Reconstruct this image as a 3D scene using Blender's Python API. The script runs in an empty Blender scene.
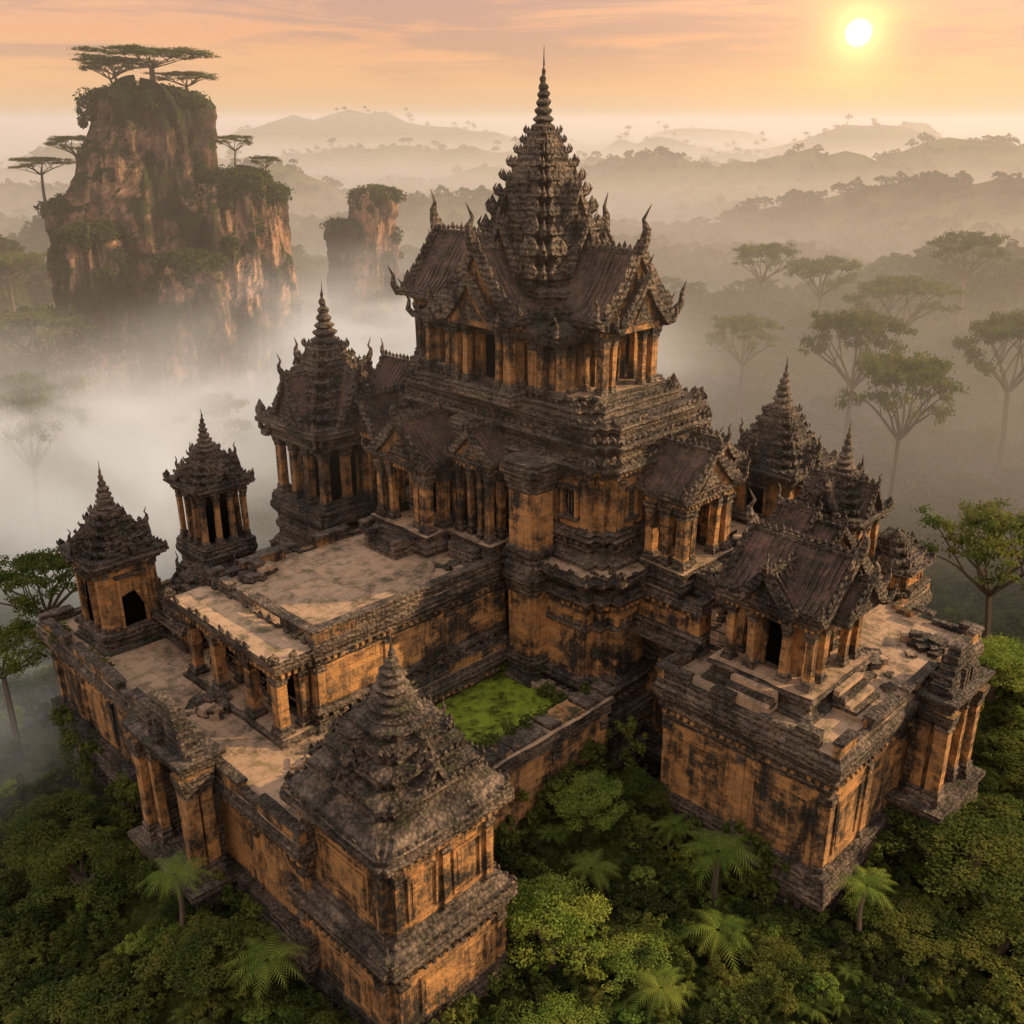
import bpy, math, random
import numpy as np
from math import radians, sin, cos, pi, sqrt, exp, atan2
from mathutils import Vector, Matrix, noise
random.seed(7); RS=np.random.RandomState(5)
scene=bpy.context.scene
O=Vector((5.1,50,0)); ROT=radians(45)
TM=Matrix.Translation(O)@Matrix.Rotation(ROT,4,'Z')
def link(o): scene.collection.objects.link(o); return o
# ------------------------------------------------------------ materials
class N:
    def __init__(s,name,vol=False):
        s.m=bpy.data.materials.new(name); s.m.use_nodes=True; s.t=s.m.node_tree; s.t.nodes.clear()
        s.out=s.t.nodes.new('ShaderNodeOutputMaterial')
    def n(s,ty,ins=None,**kw):
        nd=s.t.nodes.new(ty)
        for k,v in kw.items(): setattr(nd,k,v)
        if ins:
            for k,v in ins.items():
                if isinstance(v,bpy.types.NodeSocket): s.t.links.new(v,nd.inputs[k])
                else: nd.inputs[k].default_value=v
        return nd
    def math(s,op,a,b=0.0,c=None,clamp=False):
        nd=s.n('ShaderNodeMath',{0:a,1:b},operation=op); nd.use_clamp=clamp
        if c is not None:
            if isinstance(c,bpy.types.NodeSocket): s.t.links.new(c,nd.inputs[2])
            else: nd.inputs[2].default_value=c
        return nd.outputs[0]
    def mix(s,f,a,b,bt='MIX'):
        nd=s.n('ShaderNodeMixRGB',{0:f,1:a,2:b},blend_type=bt); return nd.outputs[0]
    def noise(s,vec,scale,detail=6,rough=.6,dist=0.0):
        return s.n('ShaderNodeTexNoise',{'Vector':vec,'Scale':scale,'Detail':detail,'Roughness':rough,'Distortion':dist}).outputs[0]
    def ramp(s,f,a,b):
        return s.n('ShaderNodeMapRange',{0:f,1:a,2:b,3:0.0,4:1.0}).outputs[0]
    def mapv(s,vec,sc):
        return s.n('ShaderNodeMapping',{'Vector':vec,'Scale':sc}).outputs[0]
def rgb(a,b,c): return (a,b,c,1)
def stone(name,c1,c2,dark,lo,hi,bump=.5,carve=0.0,bw=1.15,bh=.42,streak=.38,moss=.35,mort=.6,lich=.4):
    s=N(name)
    tc=s.n('ShaderNodeTexCoord').outputs['Object']
    geo=s.n('ShaderNodeNewGeometry')
    sp=s.n('ShaderNodeSeparateXYZ',{0:tc})
    nz=s.n('ShaderNodeSeparateXYZ',{0:geo.outputs['Normal']}).outputs[2]
    up=s.ramp(nz,.35,.8)
    xy=s.math('ADD',sp.outputs[0],sp.outputs[1])
    v1=s.n('ShaderNodeCombineXYZ',{0:xy,1:sp.outputs[2],2:0.0}).outputs[0]
    v2=s.n('ShaderNodeCombineXYZ',{0:sp.outputs[0],1:sp.outputs[1],2:0.0}).outputs[0]
    bv=s.n('ShaderNodeMix',{'Factor':s.math('GREATER_THAN',nz,.7),4:v1,5:v2},data_type='VECTOR').outputs[1]
    wob=s.n('ShaderNodeTexNoise',{'Vector':tc,'Scale':1.3,'Detail':2.0})
    bv=s.n('ShaderNodeVectorMath',{0:bv,1:s.n('ShaderNodeVectorMath',{0:wob.outputs['Color'],'Scale':.2},operation='SCALE').outputs[0]},operation='ADD').outputs[0]
    br=s.n('ShaderNodeTexBrick',{'Vector':bv,'Color1':rgb(.0,.0,.0),'Color2':rgb(1,1,1),'Mortar':rgb(.5,.5,.5),'Scale':1.0,'Mortar Size':.012,'Mortar Smooth':.6,'Brick Width':bw,'Row Height':bh})
    tint=s.n('ShaderNodeSeparateXYZ',{0:br.outputs[0]}).outputs[0]
    n1=s.noise(tc,.28,9,.66,.6); n2=s.noise(s.mapv(tc,(1.1,1.1,.12)),1.0,9,.74,.3); n3=s.noise(tc,5,6,.7); n4=s.noise(tc,1.3,6,.65)
    base=s.mix(s.math('MULTIPLY',tint,.7),c1,c2)
    base=s.mix(s.math('MULTIPLY',s.ramp(n4,.35,.7),.7),base,c2)
    f=s.math('ADD',s.math('MULTIPLY',n1,1-streak),s.math('MULTIPLY',n2,streak))
    f=s.math('ADD',f,s.math('MULTIPLY',s.math('SUBTRACT',n3,.5),.3))
    f=s.math('ADD',f,s.math('MULTIPLY',s.math('SUBTRACT',tint,.5),.05))
    f=s.math('ADD',f,s.math('MULTIPLY',s.math('SUBTRACT',n4,.5),.2))
    dk=s.ramp(f,lo,hi)
    col=s.mix(dk,base,dark)
    col=s.mix(s.math('MULTIPLY',s.ramp(n3,.56,.66),lich),col,rgb(.36,.325,.27))
    col=s.mix(s.math('MULTIPLY',br.outputs['Fac'],mort),col,rgb(.018,.014,.011))
    col=s.mix(s.math('MULTIPLY',s.math('MULTIPLY',s.ramp(n4,.5,.62),s.math('ADD',s.math('MULTIPLY',up,.8),.15)),moss),col,rgb(.08,.095,.022))
    h=s.math('ADD',s.math('MULTIPLY',n3,.8),s.math('MULTIPLY',br.outputs['Fac'],-.8*mort))
    h=s.math('ADD',h,s.math('MULTIPLY',n4,.9))
    if carve:
        wv=s.math('SINE',s.math('MULTIPLY_ADD',sp.outputs[2],19.0,s.math('MULTIPLY',n4,7.0)))
        vo=s.n('ShaderNodeTexVoronoi',{'Vector':s.mapv(tc,(1,1,1.2)),'Scale':4.6,'Randomness':.9}).outputs['Distance']
        cv=s.math('ADD',s.math('MULTIPLY',s.math('MULTIPLY_ADD',wv,.5,.5),.35),s.math('MULTIPLY',vo,.9))
        col=s.mix(s.math('MULTIPLY',s.ramp(cv,.45,1.0),.7),col,rgb(.012,.010,.008))
        h=s.math('SUBTRACT',h,s.math('MULTIPLY',cv,carve))
    bp=s.n('ShaderNodeBump',{'Height':h,'Strength':bump,'Distance':.14}).outputs[0]
    bs=s.n('ShaderNodeBsdfPrincipled',{'Base Color':col,'Roughness':.8,'Normal':bp,'Specular IOR Level':.35})
    s.t.links.new(bs.outputs[0],s.out.inputs[0]); return s.m
DK=rgb(.030,.024,.019)
M_och=stone('ochre_sandstone',rgb(.64,.33,.115),rgb(.40,.22,.095),DK,.445,.56,bump=.9,moss=.5,mort=.45,streak=.45)
M_drk=stone('dark_weathered_stone',rgb(.31,.225,.155),rgb(.14,.115,.09),DK,.43,.59,bump=1.0,carve=1.1,moss=.4,bw=1.6,bh=.7,mort=.2,lich=.5)
M_pav=stone('paving_stone',rgb(.56,.37,.22),rgb(.40,.28,.18),rgb(.07,.05,.036),.50,.65,bump=.5,bw=1.7,bh=1.4,moss=.5,mort=.9)
M_tile=stone('roof_tile',rgb(.22,.125,.085),rgb(.11,.078,.06),DK,.44,.60,bump=.8,bw=.3,bh=.25,moss=.35,mort=.4)
s=N('painted_opening_shade'); s.t.links.new(s.n('ShaderNodeBsdfDiffuse',{'Color':rgb(.006,.005,.004)}).outputs[0],s.out.inputs[0]); M_blk=s.m  # flat black painted in for the shade inside openings
MATS=[M_och,M_drk,M_pav,M_tile,M_blk]
def leafmat(name,c1,c2,c3):
    s=N(name)
    g=s.n('ShaderNodeNewGeometry'); oi=s.n('ShaderNodeObjectInfo')
    c=s.mix(g.outputs['Random Per Island'],c1,c2)
    pn=s.noise(g.outputs['Position'],.45,3)
    c=s.mix(s.math('MULTIPLY',s.ramp(pn,.4,.62),.75),c,c3)
    c=s.mix(s.math('MULTIPLY',oi.outputs['Random'],.5),c,c1)
    d=s.n('ShaderNodeBsdfDiffuse',{'Color':c}); t=s.n('ShaderNodeBsdfTranslucent',{'Color':c})
    m=s.n('ShaderNodeMixShader',{0:.38,1:d.outputs[0],2:t.outputs[0]})
    s.t.links.new(m.outputs[0],s.out.inputs[0]); return s.m
M_leaf=leafmat('foliage',rgb(.045,.075,.02),rgb(.14,.18,.04),rgb(.25,.24,.055))
M_leafb=leafmat('bright_foliage',rgb(.11,.19,.035),rgb(.28,.37,.07),rgb(.38,.40,.08))
M_leafd=leafmat('forest_foliage',rgb(.030,.050,.017),rgb(.075,.10,.028),rgb(.13,.135,.038))
s=N('bark'); tc=s.n('ShaderNodeTexCoord').outputs['Object']; n=s.noise(s.mapv(tc,(4,4,1)),1.5)
s.t.links.new(s.n('ShaderNodeBsdfDiffuse',{'Color':s.mix(n,rgb(.06,.045,.03),rgb(.20,.16,.12))}).outputs[0],s.out.inputs[0]); M_bark=s.m
s=N('ground_soil_moss'); P=s.n('ShaderNodeNewGeometry').outputs['Position']
n1=s.noise(P,.25,8); n2=s.noise(P,2.5,6); 
c=s.mix(s.ramp(n1,.4,.6),rgb(.03,.045,.014),rgb(.08,.095,.024)); c=s.mix(s.ramp(n2,.48,.7),c,rgb(.14,.14,.04)); c=s.mix(s.ramp(n2,.40,.25),c,rgb(.025,.02,.012))
bp=s.n('ShaderNodeBump',{'Height':n2,'Strength':1.0,'Distance':.8}).outputs[0]
s.t.links.new(s.n('ShaderNodeBsdfDiffuse',{'Color':c,'Normal':bp}).outputs[0],s.out.inputs[0]); M_gnd=s.m
s=N('cliff_rock'); g=s.n('ShaderNodeNewGeometry'); P=g.outputs['Position']; nz=s.n('ShaderNodeSeparateXYZ',{0:g.outputs['Normal']}).outputs[2]
a=s.noise(s.mapv(P,(.20,.20,.07)),1.0,8,.65,.5); b=s.noise(P,.07,6,.6,.5); d=s.noise(P,.7,8,.7)
c=s.mix(s.ramp(a,.44,.57),rgb(.80,.48,.31),rgb(.15,.11,.085)); c=s.mix(s.ramp(b,.46,.56),c,rgb(.07,.058,.048)); c=s.mix(s.math('MULTIPLY',s.ramp(d,.5,.7),.6),c,rgb(.03,.026,.02))
c=s.mix(s.ramp(s.math('ADD',nz,s.math('MULTIPLY',d,.8)),.48,.72),c,rgb(.055,.075,.022))
bp=s.n('ShaderNodeBump',{'Height':s.math('ADD',a,d),'Strength':1.0,'Distance':1.8}).outputs[0]
s.t.links.new(s.n('ShaderNodeBsdfDiffuse',{'Color':c,'Normal':bp}).outputs[0],s.out.inputs[0]); M_rock=s.m
s=N('algae_water'); P=s.n('ShaderNodeNewGeometry').outputs['Position']; n=s.noise(P,1.1,9,.7)
c=s.mix(s.ramp(n,.40,.58),rgb(.06,.075,.014),rgb(.30,.40,.04))
s.t.links.new(s.n('ShaderNodeBsdfPrincipled',{'Base Color':c,'Roughness':s.math('ADD',s.math('MULTIPLY',n,.5),.05)}).outputs[0],s.out.inputs[0]); M_pond=s.m
# ------------------------------------------------------------ builder
def empty(name,loc=(0,0,0),rot=0):
    e=bpy.data.objects.new(name,None); e.location=loc; e.rotation_euler=(0,0,rot); e.empty_display_size=.5; return link(e)
def offs(poly,d):
    n=len(poly); out=[]
    for i in range(n):
        p0=poly[i-1];p=poly[i];p1=poly[(i+1)%n]
        a=(p[0]-p0[0],p[1]-p0[1]);b=(p1[0]-p[0],p1[1]-p[1])
        la=math.hypot(*a) or 1;lb=math.hypot(*b) or 1
        na=(a[1]/la,-a[0]/la);nb=(b[1]/lb,-b[0]/lb)
        k=1+na[0]*nb[0]+na[1]*nb[1]
        out.append((p[0]+d*(na[0]+nb[0])/k,p[1]+d*(na[1]+nb[1])/k))
    return out
def rect(x0,x1,y0,y1): return [(x0,y0),(x1,y0),(x1,y1),(x0,y1)]
def sq(cx,cy,h): return rect(cx-h,cx+h,cy-h,cy+h)
def redent(x0,x1,y0,y1,s,n):
    P=[]
    def corner(cx,cy,sx,sy,rev):
        pts=[]
        for k in range(n+1):
            pts.append((cx-sx*k*s,cy-sy*(n-k)*s))
            if k<n: pts.append((cx-sx*(k+1)*s,cy-sy*(n-k)*s))
        return pts[::-1] if rev else pts
    P+=corner(x0,y0,-1,-1,False); P+=corner(x1,y0,1,-1,True); P+=corner(x1,y1,1,1,False); P+=corner(x0,y1,-1,1,True)
    return P
class B:
    def __init__(s): s.v=[];s.f=[];s.mi=[];s.M=Matrix.Identity(4);s.st=[]
    def push(s,x,y,z,deg=0): s.st.append(s.M); s.M=s.M@Matrix.Translation((x,y,z))@Matrix.Rotation(radians(deg),4,'Z')
    def pop(s): s.M=s.st.pop()
    def add(s,vs,fs,m):
        k=len(s.v); M=s.M
        s.v+= [tuple(M@Vector(p)) for p in vs]
        for f in fs: s.f.append([i+k for i in f]); s.mi.append(m)
    def box(s,x0,x1,y0,y1,z0,z1,m):
        s.add([(x0,y0,z0),(x1,y0,z0),(x1,y1,z0),(x0,y1,z0),(x0,y0,z1),(x1,y0,z1),(x1,y1,z1),(x0,y1,z1)],
              [(3,2,1,0),(4,5,6,7),(0,1,5,4),(1,2,6,5),(2,3,7,6),(3,0,4,7)],m)
    def loft(s,poly,prof,m,top=None):
        n0=len(poly); div=[max(1,int(math.hypot(poly[(i+1)%n0][0]-poly[i][0],poly[(i+1)%n0][1]-poly[i][1])/.9)) for i in range(n0)]
        def dens(P):
            out=[]
            for i in range(n0):
                p=P[i];q=P[(i+1)%n0]
                for j in range(div[i]): t=j/div[i]; out.append((p[0]+(q[0]-p[0])*t,p[1]+(q[1]-p[1])*t))
            return out
        vs=[]
        for pr in prof: vs+=[(x,y,pr[1]) for x,y in dens(offs(poly,pr[0]))]
        n=sum(div)
        k=len(s.v); s.v+=[tuple(s.M@Vector(p)) for p in vs]
        for j in range(len(prof)-1):
            mm=prof[j][2] if len(prof[j])>2 else m
            for i in range(n):
                a=j*n+i;b=j*n+(i+1)%n
                s.f.append([k+a,k+b,k+b+n,k+a+n]); s.mi.append(mm)
        s.f.append([k+i for i in range(n)][::-1]); s.mi.append(m)
        s.f.append([k+(len(prof)-1)*n+i for i in range(n)]); s.mi.append(m if top is None else top)
    def dent(s,poly,z,sp=.42,w=.2,h=.2,o=.14,m=1,m2=None):
        n=len(poly)
        for i in range(n):
            p=poly[i];q=poly[(i+1)%n];L=math.hypot(q[0]-p[0],q[1]-p[1])
            if L<sp: continue
            deg=math.degrees(atan2(q[1]-p[1],q[0]-p[0])); k=int(L/sp); s.push(p[0],p[1],z,deg)
            for j in range(k):
                if random.random()<.12: continue
                x=L*(j+.5)/k; s.box(x-w/2,x+w/2,-o,.03,0,h*random.uniform(.8,1.1),m)
            s.pop()
    def lathe(s,cx,cy,prof,seg,m):
        vs=[];fs=[]
        for r,z in prof: vs+=[(cx+r*cos(2*pi*i/seg),cy+r*sin(2*pi*i/seg),z) for i in range(seg)]
        for j in range(len(prof)-1):
            for i in range(seg):
                a=j*seg+i;b=j*seg+(i+1)%seg; fs.append((a,b,b+seg,a+seg))
        fs.append(tuple((len(prof)-1)*seg+i for i in range(seg)))
        s.add(vs,fs,m)
    def leaf(s,x,y,z,deg,w,d,h,m,lean=0):
        s.push(x,y,z,deg); L=lean
        s.add([(-w/2,-d/2,0),(w/2,-d/2,0),(w/2,d/2,0),(-w/2,d/2,0),
               (-w*.62,-d/2-L*.3,h*.4),(w*.62,-d/2-L*.3,h*.4),(w*.62,d/2-L*.3,h*.4),(-w*.62,d/2-L*.3,h*.4),(0,-L,h)],
              [(0,1,5,4),(1,2,6,5),(2,3,7,6),(3,0,4,7),(4,5,8),(5,6,8),(6,7,8),(7,4,8)],m)
        s.pop()
    def horn(s,pts,r0,m,r1=.01,flat=1):
        n=len(pts);vs=[]
        P=[Vector(p) for p in pts]
        for i,p in enumerate(P):
            t=(P[min(i+1,n-1)]-P[max(i-1,0)]).normalized()
            a=t.cross(Vector((1,0,0)) if abs(t.x)<.8 else Vector((0,1,0))).normalized(); b=t.cross(a)
            r=r0+(r1-r0)*i/(n-1)
            for q in ((1,1),(-1,1),(-1,-1),(1,-1)): vs.append(tuple(p+a*q[0]*r+b*q[1]*r*flat))
        fs=[]
        for j in range(n-1):
            for i in range(4):
                a=j*4+i;b=j*4+(i+1)%4; fs.append((a,b,b+4,a+4))
        s.add(vs,fs,m)
    def row(s,poly,z,sp,w,h,m,corner=1.6,lean=.1,jit=.15):
        n=len(poly)
        for i in range(n):
            p=poly[i];q=poly[(i+1)%n];L=math.hypot(q[0]-p[0],q[1]-p[1])
            deg=math.degrees(atan2(q[1]-p[1],q[0]-p[0]))
            if L<sp*.7: continue
            k=max(1,int(L/sp))
            for j in range(k+1):
                if random.random()<jit: continue
                t=j/k; hh=h*(1+random.uniform(-.35,.35))*(corner if j in(0,k) else 1)
                s.leaf(p[0]+(q[0]-p[0])*t,p[1]+(q[1]-p[1])*t,z,deg+random.uniform(-6,6),w*(corner if j in (0,k) else 1),w*.45,hh,m,lean)
    def col(s,x,y,z0,z1,r,m=0):
        h=z1-z0
        s.loft(sq(x,y,r),[(r*.5,z0,1),(r*.5,z0+.06*h,1),(r*.15,z0+.09*h,1),(r*.35,z0+.12*h,1),(0,z0+.15*h,m),(0,z0+.80*h,m),(r*.2,z0+.82*h,1),(r*.1,z0+.86*h,1),(r*.4,z0+.91*h,1),(r*.6,z1,1)],m)
    def window(s,x,z0,z1,w,pr=.26,bal=True,door=False):
        s.box(x-w/2,x+w/2,-.03,.2,z0,z1,4)  # black panel on the solid wall, painted as a shaded opening
        t=.16
        s.box(x-w/2-t,x-w/2,-pr,.1,z0-.1,z1+t,0); s.box(x+w/2,x+w/2+t,-pr,.1,z0-.1,z1+t,0)
        s.box(x-w/2-t*1.6,x+w/2+t*1.6,-pr-.08,.1,z1+.003,z1+t*1.3,1); 
        s.box(x-w/2-t*1.5,x+w/2+t*1.5,-pr-.1,.1,z0-.22,z0,1)
        if bal:
            k=4
            for i in range(k):
                xx=x-w/2+w*(i+.5)/k
                s.box(xx-.035,xx+.035,-.13,-.06,z0,z1,1)
    def panel(s,x,z0,z1,w):
        a,b,c,d=x-w/2,x+w/2,z0,z1
        s.box(a,a+.1,-.1,.1,c,d,0); s.box(b-.1,b,-.1,.1,c,d,0); s.box(a+.1,b-.1,-.098,.1,d-.1,d,0); s.box(a+.1,b-.1,-.098,.1,c,c+.1,0)
        if w>.9: s.box(a+.3,b-.3,-.06,.1,c+.3,d-.3,0)
    def wall(s,p0,p1,z0,z1,pat,pw=.34,pr=.2,cap=True):
        L=math.hypot(p1[0]-p0[0],p1[1]-p0[1]); deg=math.degrees(atan2(p1[1]-p0[1],p1[0]-p0[0]))
        s.push(p0[0],p0[1],0,deg); n=len(pat); h=z1-z0
        for i in range(n+1):
            x=pw/2+(L-pw)*i/n
            s.box(x-pw/2,x+pw/2,-pr,.05,z0,z1,0); s.box(x-pw/2-.07,x+pw/2+.07,-pr-.08,.05,z0,z0+.08*h,1); s.box(x-pw/2-.07,x+pw/2+.07,-pr-.08,.05,z1-.1*h,z1,1)
        for i,c in enumerate(pat):
            x=pw/2+(L-pw)*(i+.5)/n; bw=(L-pw)/n-pw
            if c=='w': s.window(x,z0+.25*h,z1-.22*h,min(bw*.55,1.3))
            elif c=='p': s.panel(x,z0+.12*h,z1-.14*h,bw*.75)
            elif c=='d': s.window(x,z0+.05*h,z1-.15*h,min(bw*.6,1.4),pr=.3,bal=False)
        s.pop()
    def gable(s,y0,y1,hw,ze,zr,front=True,back=False,m=3,sc=1.0,tym=0):
        K=6; crv=[(hw*(1-i/K),ze+(zr-ze)*((i/K)**1.3)) for i in range(K+1)]
        L=[(-x,z) for x,z in crv]+[(x,z) for x,z in crv[::-1][1:]]
        th=.2;n=len(L)
        vs=[(x,y0,z) for x,z in L]+[(x,y1,z) for x,z in L]+[(x,y0,z-th) for x,z in L]+[(x,y1,z-th) for x,z in L]
        fs=[]
        for i in range(n-1):
            fs+=[(i,i+1,n+i+1,n+i)[::-1],(2*n+i,2*n+i+1,3*n+i+1,3*n+i),(i,2*n+i,2*n+i+1,i+1)[::-1],(n+i,n+i+1,3*n+i+1,3*n+i)]
        fs+=[(0,n,3*n,2*n),(n-1,3*n-1,4*n-1,2*n-1)]
        s.add(vs,fs,m)
        k=max(2,int((y1-y0)/.34))
        for j in range(k+1):
            y=y0+(y1-y0)*j/k
            for i in range(n-1):
                if random.random()<.09: continue
                (xa,za),(xb,zb)=L[i],L[i+1]; w=.055
                s.add([(xa,y-w,za-.02),(xb,y-w,zb-.02),(xb,y+w,zb-.02),(xa,y+w,za-.02),(xa,y-w,za+.09),(xb,y-w,zb+.09),(xb,y+w,zb+.09),(xa,y+w,za+.09)],
                      [(4,5,6,7)[::1],(0,1,5,4),(2,3,7,6),(1,2,6,5),(3,0,4,7)],m)
        s.box(-.14,.14,y0,y1,zr-.08,zr+.2,1)
        for j in range(int((y1-y0)/.4)): s.leaf(0,y0+.3+j*.4,zr+.2,90,.22,.1,random.uniform(.25,.45),1)
        for q in (-1,1):
            s.box(q*hw-.08,q*hw+.08,y0,y1,ze-.22,ze+.1,1)
            for j in range(int((y1-y0)/.4)): s.leaf(q*hw,y0+.2+j*.4,ze+.08,90,.2,.1,random.uniform(.18,.3),1)
        for e,(yy,sg) in enumerate(((y0,-1),(y1,1))):
            if (e==0 and not front) or (e==1 and not back): continue
            yi=yy-sg*.2
            pts=[(x*.93,yi,z-.1) for x,z in L]
            s.add(pts+[(hw*.93,yi,ze-.25),(-hw*.93,yi,ze-.25)],[tuple(range(len(pts)+2))],tym)
            s.add([(x*.5,yi+sg*.07,ze+.1+(z-ze)*.55) for x,z in L],[tuple(range(n))],1)
            for i in range(n-1):
                (xa,za),(xb,zb)=L[i],L[i+1]; up=.32*sc
                ya,yb=yy-.15,yy+.15
                s.add([(xa,ya,za-.18),(xb,ya,zb-.18),(xb,yb,zb-.18),(xa,yb,za-.18),(xa,ya,za+up),(xb,ya,zb+up),(xb,yb,zb+up),(xa,yb,za+up)],
                      [(3,2,1,0),(4,5,6,7),(0,1,5,4),(1,2,6,5),(2,3,7,6),(3,0,4,7)],1)
                s.leaf((xa+xb)/2,yy,(za+zb)/2+up*.9,0,.32*sc,.18,.58*sc,1)
                s.leaf(xb,yy,zb+up*.9,0,.22*sc,.15,.4*sc,1)
            s.horn([(0,yy,zr+.1),(0,yy+sg*.22*sc,zr+.55*sc),(0,yy+sg*.30*sc,zr+.95*sc),(0,yy+sg*.1*sc,zr+1.3*sc),(0,yy+sg*.38*sc,zr+1.9*sc)],.21*sc,1)
            for q in (-1,1):
                s.horn([(q*(hw-.1),yy,ze),(q*(hw+.35*sc),yy+sg*.1,ze+.05),(q*(hw+.65*sc),yy+sg*.15,ze+.38*sc),(q*(hw+.58*sc),yy+sg*.2,ze+.85*sc),(q*(hw+.9*sc),yy+sg*.25,ze+1.3*sc)],.21*sc,1)
    def porch(s,x,y,z,deg,w,dep,h,rh,steps=4,cols=2,door=True,back=.6,sc=1.0,tym=0):
        s.push(x,y,z,deg); hw=w/2
        s.loft(rect(-hw-.5,hw+.5,-dep-.5,-.02),[(.15,-1.2),(.15,-.75),(0,-.7),(-.08,-.35),(.1,-.25),(.1,0)],1,2)
        for i in range(steps): s.box(-hw*.55,hw*.55,-dep-.65-.3*(i+1),-dep-.65-.3*i+.001*i,-1.6,-.2*(i+1),1)
        for q in (-1,1): s.box(q*hw*.55-(.35 if q<0 else 0),q*hw*.55+(0 if q<0 else .35),-dep-.65-.3*steps,-dep-.66,-1.6,-.25,1)
        r=.24*min(1,w/4)+.04
        for q in (-1,1):
            s.col(q*hw,-dep,0,h,r); s.col(q*(hw-.85),-dep+.1,0,h,r*.8); s.col(q*hw,-.35,0,h,r)
            if dep>2.2: s.col(q*hw,-dep/2-.15,0,h,r)
        if door: s.window(0,.1,h*.8,w*.36,pr=.35,bal=False)
        s.loft(rect(-hw-.3,hw+.3,-dep-.3,-.01),[(0,h),(0,h+.22),(.14,h+.27),(.14,h+.4),(.26,h+.44),(.26,h+.58)],1)
        s.dent(rect(-hw-.3,hw+.3,-dep-.3,0),h+.05,.3,.14,.16,.1,0)
        s.row(rect(-hw-.5,hw+.5,-dep-.5,0),h+.58,.5,.24,.3,1)
        s.gable(-dep-.45,back,hw+.45,h+.6,h+.6+rh,sc=sc,tym=tym)
        s.pop()
    def steps(s,x,y,z,deg,w,n,dz=.25,dy=.34):
        s.push(x,y,z,deg)
        for i in range(n): s.box(-w/2,w/2,-dy*(i+1),.02,-dz*(i+1)-.4,-dz*(i+.5),1 if i%2 else 2)
        s.pop()
    def prang(s,cx,cy,tab,z1,seg=12,red=2,antef=1.0,m=1,nr=8,hn=1.0,nf=.95,wst=.17):
        for i in range(len(tab)-1):
            za,ra=tab[i];zb,rb=tab[i+1];h=zb-za
            st=ra*.13
            P=redent(cx-ra,cx+ra,cy-ra,cy+ra,st,red)
            s.loft(P,[(-.08*ra,za),(-.08*ra,za+.12*h),(-wst*ra,za+.16*h),(-wst*ra,za+.5*h),(-.07*ra,za+.58*h),(.0,za+.66*h),(.04*ra,za+.72*h),(.04*ra,za+.8*h),(-.05*ra,za+.88*h),(-wst*ra,zb+.01)],m)
            s.row(offs(P,.0),za+.78*h,max(.22,ra*.22),max(.12,ra*.16)*antef,h*.62*antef,m,corner=1.15,lean=-.02,jit=.1)
            for a in range(4):
                s.push(cx,cy,0,a*90)
                s.leaf(0,-ra*.96,za+.02*h,0,ra*.7,ra*.22,h*1.35,m,.02)
                for q in (-1,1):
                    s.leaf(q*ra*.5,-ra*.93,za+.05*h,0,ra*.3,ra*.15,h*1.05,m,.02)
                    X=q*ra*.93;Y=-ra*.93
                    s.horn([(X*.86,Y*.86,za+.7*h),(X*1.0,Y*1.0,za+.85*h),(X*1.05,Y*1.05,za+1.05*h),(X*.99,Y*.99,za+(1.05+.4*hn)*h)],.085*ra*antef,m)
                s.pop()
        zb,rb=tab[-1];H=z1-zb;pr=[]
        for i in range(nr):
            t=i/nr; r=rb*(1-t)**1.15*nf; dz=H/nr*.85
            pr+=[(r*.75,zb+t*H*.85),(r*1.05,zb+t*H*.85+dz*.35),(r*1.05,zb+t*H*.85+dz*.6),(r*.7,zb+t*H*.85+dz*.9)]
        pr+=[(rb*.05,zb+H*.86),(.01,z1)]
        s.lathe(cx,cy,pr,seg,m)
    def obj(s,name,parent,mats=MATS,origin=(0,0,0),jit=.085):
        me=bpy.data.meshes.new(name); ox,oy,oz=origin
        V=[]
        for a,b,c in s.v:
            if jit:
                w=noise.noise_vector((a*.9,b*.9,c*.9))+noise.noise_vector((a*2.7,b*2.7,c*2.7))*.55
                a+=w.x*jit;b+=w.y*jit;c+=w.z*jit
            V.append((a-ox,b-oy,c-oz))
        me.from_pydata(V,[],s.f)
        for m in mats: me.materials.append(m)
        me.polygons.foreach_set('material_index',s.mi)
        import bmesh
        bm=bmesh.new(); bm.from_mesh(me); bmesh.ops.recalc_face_normals(bm,faces=bm.faces); bm.to_mesh(me); bm.free()
        o=link(bpy.data.objects.new(name,me)); o.parent=parent
        return o
def T(name,cx,cy,z=0):
    e=empty(name,TM@Vector((cx,cy,z)),ROT); return e,(cx,cy,z)
def base(z0,z1,a,m=1):
    h=z1-z0
    return [(a,z0,m),(a,z0+.14*h,m),(a*.8,z0+.17*h,m),(a*.8,z0+.22*h,m),(a*.55,z0+.26*h,m),(a*.25,z0+.32*h,m),(a*.25,z0+.42*h,m),(a*.45,z0+.46*h,m),(a*.45,z0+.54*h,m),(a*.25,z0+.58*h,m),(a*.25,z0+.68*h,m),(a*.55,z0+.74*h,m),(a*.75,z0+.79*h,m),(a*.75,z0+.86*h,m),(a*.6,z0+.89*h,m),(a*.6,z1,m)]
def corn(z0,z1,a,m=1):
    h=z1-z0
    return [(0,z0,m),(a*.2,z0+.1*h,m),(a*.2,z0+.22*h,m),(a*.5,z0+.32*h,m),(a*.5,z0+.45*h,m),(a*.85,z0+.58*h,m),(a,z0+.64*h,m),(a,z0+.84*h,m),(a*.8,z0+.87*h,m),(a*.8,z1,m)]
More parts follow.
